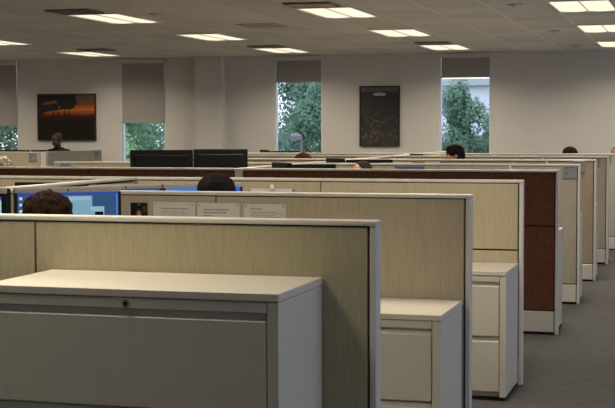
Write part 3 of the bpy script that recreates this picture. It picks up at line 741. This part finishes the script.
def person(label, loc, rz, ztop, skin, hair, style, shirt, head_yaw=0.0, head_tilt=0.0, stand=False):
    t = thing('person', label, 'person', loc, rz, group='people in the office')
    base = 1.345 if not stand else 1.60
    k = ztop/base
    t.scale = (k, k, k) if stand else (1, 1, 1)
    dz = 0 if stand else ztop-base           # taller sitter: longer trunk
    up = .36 if stand else 0                  # pelvis lift when standing
    hipz = .53+up
    if stand: hipz = .86
    shz = (.985+dz) if not stand else 1.25
    ht = base if stand else ztop
    hc = Vector((0, .03, ht-.135)); nk = Vector((0, 0, ht-.27))
    R = Matrix.Translation(nk) @ Matrix.Rotation(head_yaw, 4, 'Z') @ Matrix.Rotation(head_tilt, 4, 'X') @ Matrix.Translation(-nk)
    rot = R.to_3x3().to_4x4()
    def hp(v): return R @ (hc+Vector(v))
    # joints
    J = {}
    for s in (-1, 1):
        if stand:
            J[s] = dict(hip=(s*.085, 0, hipz), knee=(s*.09, .02, .47), ank=(s*.09, 0, .09), sh=(s*.148, 0, shz), el=(s*.185, .06, 1.0), wr=(s*.13, .27, .98))
        else:
            J[s] = dict(hip=(s*.09, 0, .535), knee=(s*.12, .42, .52), ank=(s*.12, .42, .09), sh=(s*.17, 0, shz), el=(s*.22, .07, .79), wr=(s*.15, .30, .79))
        J[s] = {a: Vector(b) for a, b in J[s].items()}
    tz = [hipz+.02, (hipz+shz)/2, shz-.06]
    def trunk(bm, g):
        ell(bm, (0, -.01, tz[0]), (.165+g, .115+g, .12+g), 18)
        ell(bm, (0, -.01, tz[1]), (.145+g, .10+g, (shz-hipz)*.45+g), 18)
        ell(bm, (0, -.005, tz[2]), (.165+g, .108+g, .16+g), 18)
        cap(bm, J[-1]['sh'], J[1]['sh'], .058+g, .058+g)
    def arms(bm, g, full=True):
        for s in (-1, 1):
            cap(bm, J[s]['sh'], J[s]['el'], .05+g, .04+g); cap(bm, J[s]['el'], J[s]['wr'], .04+g, .028+g)
    def legs(bm, g):
        for s in (-1, 1):
            cap(bm, J[s]['hip'], J[s]['knee'], .082+g, .056+g); cap(bm, J[s]['knee'], J[s]['ank'], .052+g, .035+g)
    bm = B()
    trunk(bm, 0); arms(bm, 0); legs(bm, 0)
    cap(bm, (0, -.005, shz), hp((0, -.03, -.05)), .052, .048)
    ell(bm, hp((0, -.012, .032)), (.074, .092, .088), 20, rot); ell(bm, hp((0, .022, -.035)), (.058, .066, .078), 18, rot); ell(bm, hp((0, .045, -.088)), (.030, .026, .022), 12, rot)
    ell(bm, hp((0, .094, -.018)), (.011, .016, .022), 10, rot); ell(bm, hp((0, .100, -.034)), (.015, .012, .010), 10, rot)
    for s in (-1, 1):
        ell(bm, hp((s*.076, -.008, -.008)), (.009, .018, .030), 10, rot); ell(bm, hp((s*.03, .080, .022)), (.022, .010, .007), 10, rot); ell(bm, hp((s*.036, .066, -.03)), (.022, .020, .022), 10, rot)
        # hand: palm, four fingers, thumb, resting curled forward
        w = J[s]['wr']; inn = -s
        ell(bm, w+Vector((0, .055, -.006)), (.040, .052, .016), 12)
        for f, (ox, L) in enumerate(((-.031, .060), (-.0105, .072), (.0105, .076), (.031, .066))):
            a = w+Vector((ox*s*-1, .095, -.004)); b = a+Vector((ox*.25, L*.55, -.006)); c = b+Vector((ox*.1, L*.4, -.022))
            cap(bm, a, b, .0095, .0088, 8); cap(bm, b, c, .0088, .0075, 8)
        a = w+Vector((inn*.034, .035, -.004)); b = a+Vector((inn*.026, .034, -.008)); c = b+Vector((inn*.004, .030, -.010))
        cap(bm, a, b, .0125, .0105, 8); cap(bm, b, c, .0105, .0085, 8)
        ft = J[s]['ank']; cap(bm, ft, ft+Vector((0, .11, -.045)), .035, .03)
    body = obj('body', bm, SKIN[skin], t); remesh(body, .0075, 2)
    bm = B(); trunk(bm, .012); arms(bm, .011); cyl(bm, (0, -.005, shz+.02), (0, 0, shz+.065), .075, .064, 16)
    sh = obj('shirt', bm, CL[shirt], t); remesh(sh, .012)
    bm = B(); legs(bm, .013); ell(bm, (0, -.005, hipz), (.18, .13, .115), 16)
    tr = obj('trousers', bm, CL['trousers'], t); remesh(tr, .013)
    for s in (-1, 1):
        f = J[s]['ank']; bm = B(); ell(bm, (f.x, f.y-.01, .055), (.047, .06, .055), 14); ell(bm, (f.x, f.y+.09, .035), (.047, .11, .036), 14); box(bm, f.x-.04, f.x+.04, f.y-.06, f.y+.17, 0, .02, .008)
        so = obj('shoe', bm, CL['shoe'], t, smooth=True)
        bm = B(); ell(bm, hp((s*.031, .076, .004)), (.012, .009, .008), 10, rot); e = obj('eye', bm, M['white_plastic'], t, smooth=True)
        bm = B(); ell(bm, hp((s*.031, .083, .004)), (.006, .0035, .006), 8, rot); obj('iris', bm, M['gap'], e, smooth=True)
        bm = B(); ell(bm, hp((s*.031, .090, .024)), (.018, .004, .0035), 8, rot); obj('eyebrow', bm, HAIR[hair], t, smooth=True)
    bm = B(); ell(bm, hp((0, .086, -.062)), (.022, .007, .007), 10, rot); obj('lips', bm, plain('lip', (.32, .10, .08), .5), t, smooth=True)
    # hair
    bm = B()
    if style == 'long':
        ell(bm, hp((0, -.028, .040)), (.112, .112, .094), 20, rot); ell(bm, hp((0, -.06, -.03)), (.128, .085, .095), 18, rot); ell(bm, hp((0, -.07, -.10)), (.100, .055, .085), 16, rot)
        for s in (-1, 1): ell(bm, hp((s*.098, -.02, -.05)), (.032, .052, .10), 12, rot)
    elif style == 'bob':
        ell(bm, hp((0, -.024, .040)), (.113, .112, .096), 20, rot); ell(bm, hp((0, -.045, -.03)), (.118, .085, .10), 18, rot)
        for s in (-1, 1): ell(bm, hp((s*.098, -.005, -.05)), (.026, .055, .085), 12, rot)
    elif style == 'bun':
        ell(bm, hp((0, -.026, .040)), (.083, .098, .088), 18, rot); ell(bm, hp((0, -.10, .07)), (.05, .045, .045), 14, rot)
    elif style == 'curly':
        ell(bm, hp((0, -.03, .040)), (.10, .105, .095), 18, rot)
        rr = random.Random(3)
        for i in range(40):
            a = rr.uniform(0, 2*math.pi); z = rr.uniform(-.75, 1); q = math.sqrt(1-z*z); y = math.sin(a)*q
            if y > .45 and z < .55: continue
            ell(bm, hp((.095*math.cos(a)*q, -.03+.1*y, .03+.09*z)), .028, 10, rot)
    elif style == 'fringe':
        ell(bm, hp((0, -.016, .052)), (.09, .115, .085), 18, rot); ell(bm, hp((0, -.06, .0)), (.086, .076, .095), 16, rot); ell(bm, hp((0, .06, .098)), (.06, .034, .024), 12, rot)
    else:  # short
        ell(bm, hp((0, -.026, .044)), (.081, .094, .086), 18, rot); ell(bm, hp((0, -.05, -.005)), (.079, .062, .075), 16, rot)
    hr = obj('hair', bm, HAIR[hair], t); remesh(hr, .007, 3)
    dm = hr.modifiers.new('strands', 'DISPLACE'); dm.texture = CLOUD; dm.strength = .034 if style in ('long', 'curly') else .008; dm.mid_level = .5
    return t
PI = math.pi
def seated(label, clabel, x, y, rz, ztop, *a, **kw):
    chair(x, y, rz, clabel)
    return person(label, (x, y, 0), rz, ztop, *a, **kw)
seated('person seen from behind with messy brown hair, in front of the nearest blue screen', 'dark office chair of the person at the nearest blue screen',
       -2.818, 5.53, .25, 1.372, 'fair', 'brown', 'long', 'plum')
seated('person seen from behind with smooth black hair between the second and third rows', 'dark office chair of the black haired person in the second cubicle',
       -2.712, 7.45, .1, 1.392, 'fair', 'black', 'bob', 'blue')
seated('man with short dark hair and a bare forehead just above the brown row', 'dark office chair behind the brown row',
       -3.005, 12.23, PI, 1.366, 'ruddy', 'short', 'short', 'grey', head_yaw=-.75)
seated('person whose red brown hair shows below the street lamp window', 'dark office chair of the person with red brown hair',
       -4.755, 16.22, PI, 1.368, 'fair', 'red', 'bob', 'plum', head_yaw=.1)
seated('man with black hair in profile below the right window', 'dark office chair of the man in profile',
       -2.84, 16.25, PI, 1.470, 'tan', 'black', 'fringe', 'white', head_yaw=-1.15)
seated('person whose dark hair top shows over the farthest partition at right', 'dark office chair behind the farthest partition',
       -1.864, 20.3, PI, 1.400, 'fair', 'dkbrown', 'bob', 'blue')
seated('person with bare ruddy forehead cut off at the right edge of the picture', 'dark office chair at the right end of the farthest cubicle',
       -1.20, 20.45, PI-.6, 1.405, 'ruddy', 'streak', 'short', 'grey')
seated('person with curly white hair and dark collar at the far left edge', 'dark office chair at the far left edge before the left block',
       -9.66, 17.6, PI/2, 1.275, 'ruddy', 'white', 'curly', 'black', head_yaw=0)
person('woman with pulled-back hair and black jacket standing below the sunset picture, looking down', (-10.43, 20.92, 0), PI+.2, 1.625, 'dark', 'streak', 'bun', 'black', head_yaw=-.3, head_tilt=-.25, stand=True)

# ------------------------------------------------------------------ outdoors
GZ = -3.2
bm = B(); box(bm, -150, 120, YW+1.5, 260, GZ-.3, GZ); tag(obj('ground', bm, M['asphalt']), 'grassy ground outside the windows', 'ground', kind='structure')
def leafmat(n, c):
    m, nt, b = new_mat(n); b.inputs['Roughness'].default_value = .6
    tc = nt.nodes.new('ShaderNodeTexCoord'); no = nt.nodes.new('ShaderNodeTexNoise'); no.inputs['Scale'].default_value = 1.3; no.inputs['Detail'].default_value = 3
    nt.links.new(tc.outputs['Object'], no.inputs['Vector'])
    rp = nt.nodes.new('ShaderNodeValToRGB'); rp.color_ramp.elements[0].position = .3; rp.color_ramp.elements[1].position = .7
    rp.color_ramp.elements[0].color = (*[x*.6 for x in c], 1); rp.color_ramp.elements[1].color = (*[min(1, x*1.35) for x in c], 1)
    nt.links.new(no.outputs['Fac'], rp.inputs[0]); nt.links.new(rp.outputs[0], b.inputs['Base Color'])
    b.inputs['Specular IOR Level'].default_value = .2
    tl = nt.nodes.new('ShaderNodeBsdfTranslucent'); nt.links.new(rp.outputs[0], tl.inputs[0])
    mx = nt.nodes.new('ShaderNodeMixShader'); mx.inputs[0].default_value = .4
    nt.links.new(b.outputs[0], mx.inputs[1]); nt.links.new(tl.outputs[0], mx.inputs[2]); nt.links.new(mx.outputs[0], nt.nodes['Material Output'].inputs[0])
    return m
LEAF = [leafmat('deep green leaves', (.16, .30, .17)), leafmat('bluish green leaves', (.20, .34, .24)), leafmat('light green leaves', (.25, .44, .23))]
def tree(x, y, top, rad, leaf, label, n=18000, leafsize=.07, seed=0):
    rr = random.Random(seed)
    t = thing('tree', label, 'tree', (x, y, GZ), group='trees outside the windows')
    hh = top-GZ
    bm = B(); cap(bm, (0, 0, 0), (.1, 0, hh*.45), .17, .11, 8); cap(bm, (.1, 0, hh*.45), (0, .1, hh*.85), .11, .03, 8)
    obj('trunk', bm, M['bark'], t)
    for i in range(6):
        a = rr.uniform(0, 6.28); z = hh*rr.uniform(.3, .65)
        bm = B(); cap(bm, (.08, 0, z), (.08+rad*.7*math.cos(a), rad*.7*math.sin(a), z+hh*.18), .05, .015, 6); obj('branch', bm, M['bark'], t)
    bm = B()
    clumps = []
    for i in range(34):
        a = rr.uniform(0, 6.28); u = rr.random(); z = hh*(.22+.76*u); prof = math.sqrt(max(.05, 1-((u-.38)/.66)**2))
        q = rad*prof*math.sqrt(rr.random())*.9
        clumps.append((Vector((q*math.cos(a), q*math.sin(a), z)), rad*rr.uniform(.26, .44)))
    for i in range(n):
        c, r = rr.choice(clumps)
        d = Vector((rr.gauss(0, 1), rr.gauss(0, 1), rr.gauss(0, 1))).normalized()
        p = c+d*r*rr.uniform(.3, 1.0)
        nrm = (d+Vector((rr.uniform(-.7, .7), rr.uniform(-.7, .7), rr.uniform(-.3, .9)))).normalized()
        u = nrm.orthogonal().normalized(); v = nrm.cross(u); an = rr.uniform(0, 6.28)
        u, v = u*math.cos(an)+v*math.sin(an), v*math.cos(an)-u*math.sin(an)
        s = leafsize*rr.uniform(.6, 1.3)
        bm.faces.new([bm.verts.new(p+w_) for w_ in (-u*s, v*s*.55, u*s, -v*s*.55)])
    me = bpy.data.meshes.new('foliage'); bm.to_mesh(me); bm.free(); me.materials.append(leaf)
    o = bpy.data.objects.new('foliage', me); C.objects.link(o); o.parent = t
    return t
tree(-19.8, 34, 2.6, 2.6, LEAF[0], 'dark green tree seen through the leftmost window', 26000, seed=1)
tree(-16.6, 36, 3.6, 2.3, LEAF[0], 'deep green tree behind the halfway shade, left part of the window', seed=2)
tree(-14.9, 33, 1.2, 1.5, LEAF[2], 'light green bush-like tree low in the window beside the black monitors', seed=3)
tree(-12.9, 44, 3.5, 2.3, LEAF[1], 'bluish green tree filling the left of the street lamp window', 20000, seed=4)
tree(-11.3, 41, 3.1, 1.5, LEAF[1], 'bluish green tree filling the right of the street lamp window', 20000, seed=5)
tree(-12.2, 52, 3.9, 2.6, LEAF[0], 'deep green tree behind the others in the street lamp window', 20000, seed=6)
tree(-7.3, 44, 3.0, 1.55, LEAF[1], 'bluish green tree in the middle of the right window', 20000, seed=7)
tree(-6.0, 47, 2.5, 1.5, LEAF[0], 'deep green tree at the right side of the right window', 20000, seed=8)
tree(-8.4, 50, 1.3, 1.3, LEAF[2], 'lower light green tree at the left of the right window', 9000, seed=9)
tree(-3.4, 46, 3.2, 2.2, LEAF[0], 'deep green tree out past the right window', 9000, seed=10)
tree(-23.5, 38, 3.0, 2.4, LEAF[1], 'bluish green tree far out on the left', 9000, seed=11)
for k, (x, y, top, rad, word) in enumerate(((-25.5, 62, 2.6, 3.4, 'distant pale green tree behind the leftmost window'), (-21.5, 64, 1.9, 3.2, 'distant pale green tree behind the half shaded window'),
        (-18.2, 66, 2.3, 3.2, 'distant green tree beyond the light green bush'), (-14.6, 63, 2.2, 2.9, 'distant green tree low behind the street lamp'),
        (-9.9, 58, .9, 2.2, 'distant low tree at the left foot of the right window'), (-5.2, 69, 1.9, 2.6, 'distant tree behind the right side of the right window'))):
    tree(x, y, top, rad, LEAF[1], word, 9000, .11, seed=30+k)
# street lamp
t = thing('street_lamp', 'lavender grey street lamp with a domed head in the middle window', 'street lamp', (-11.19, 38, GZ))
bm = B(); cyl(bm, (0, 0, 0), (0, 0, 1.46-GZ), .035, .03, 14); obj('pole', bm, M['lamp_grey'], t)
bm = B(); cyl(bm, (-.17, 0, 1.36-GZ), (0, 0, 1.36-GZ), .03, .03, 10); obj('arm', bm, M['lamp_grey'], t)
bm = B(); cyl(bm, (-.17, 0, 1.36-GZ), (-.17, 0, 1.47-GZ), .165, .17, 24); ell(bm, (-.17, 0, 1.47-GZ), (.17, .17, .10), 20); obj('lamp_head', bm, M['lamp_grey'], t, smooth=False)
# white building behind the right window
t = thing('building', 'pale white building with an eave line behind the right window trees', 'building', (-6, 82, GZ))
bm = B(); box(bm, -10, 12, 0, 12, 0, 4.35-GZ); obj('wall', bm, M['bldg'], t)
bm = B(); box(bm, -10.6, 12.6, -.6, 12.6, 4.35-GZ, 4.75-GZ); obj('roof_eave', bm, M['bldg_trim'], t)
for k in range(7):
    for z in (.2, 2.6):
        bm = B(); frame(bm, -9.3+k*3, -7.9+k*3, z-GZ, z+1.3-GZ, .1, -.06, .02); f = obj('window', bm, M['bldg_trim'], t)
        bm = B(); box(bm, -9.2+k*3, -8.0+k*3, -.03, .0, z+.1-GZ, z+1.2-GZ); obj('pane', bm, M['bldg_glass'], f)
t = thing('rail_fence', 'pinkish rail fence low behind the right window', 'fence', (-7.5, 62, GZ))
for z in (3.55, 3.85):
    bm = B(); box(bm, -4, 4, -.04, .04, z, z+.12); obj('rail', bm, M['rail'], t)
for k in range(6):
    bm = B(); box(bm, -4+k*1.6-.06, -4+k*1.6+.06, -.06, .06, 0, 4.0); obj('post', bm, M['rail'], t)

# ------------------------------------------------------------------ sky and camera
wd = bpy.data.worlds.new('sky'); SC.world = wd; wd.use_nodes = True
nt = wd.node_tree; bg = nt.nodes['Background']
sky = nt.nodes.new('ShaderNodeTexSky'); sky.sky_type = 'HOSEK_WILKIE'; sky.turbidity = 6; sky.ground_albedo = .3; sky.sun_direction = Vector((-.3, -.6, .75)).normalized()
mixn = nt.nodes.new('ShaderNodeMix'); mixn.data_type = 'RGBA'; mixn.inputs[0].default_value = .85; mixn.inputs[7].default_value = (.88, .90, 1.09, 1)
nt.links.new(sky.outputs[0], mixn.inputs[6]); nt.links.new(mixn.outputs[2], bg.inputs[0]); bg.inputs[1].default_value = 2.7

cam = bpy.data.cameras.new('camera'); co = bpy.data.objects.new('camera', cam); C.objects.link(co); SC.camera = co
f, yaw, pit, rol, hgt = 1361.864, .2819894, .0536447, -.0018738, 1.6356
fw = Vector((-math.sin(yaw)*math.cos(pit), math.cos(yaw)*math.cos(pit), -math.sin(pit)))
r = Vector((math.cos(yaw), math.sin(yaw), 0)); u = r.cross(fw)
r2 = r*math.cos(rol)+u*math.sin(rol); u2 = -r*math.sin(rol)+u*math.cos(rol)
mt = Matrix((r2, u2, -fw)).transposed().to_4x4(); mt.translation = (0, 0, hgt)
co.matrix_world = mt
cam.sensor_width = 36; cam.lens = f/615*36; cam.clip_end = 500

SC.view_settings.view_transform = 'Standard'; SC.view_settings.look = 'None'
SC.view_settings.exposure = 0; SC.view_settings.gamma = 1; SC.view_settings.use_curve_mapping = False
SC.cycles.use_denoising = True
SC.cycles.max_bounces = 8; SC.cycles.transparent_max_bounces = 12
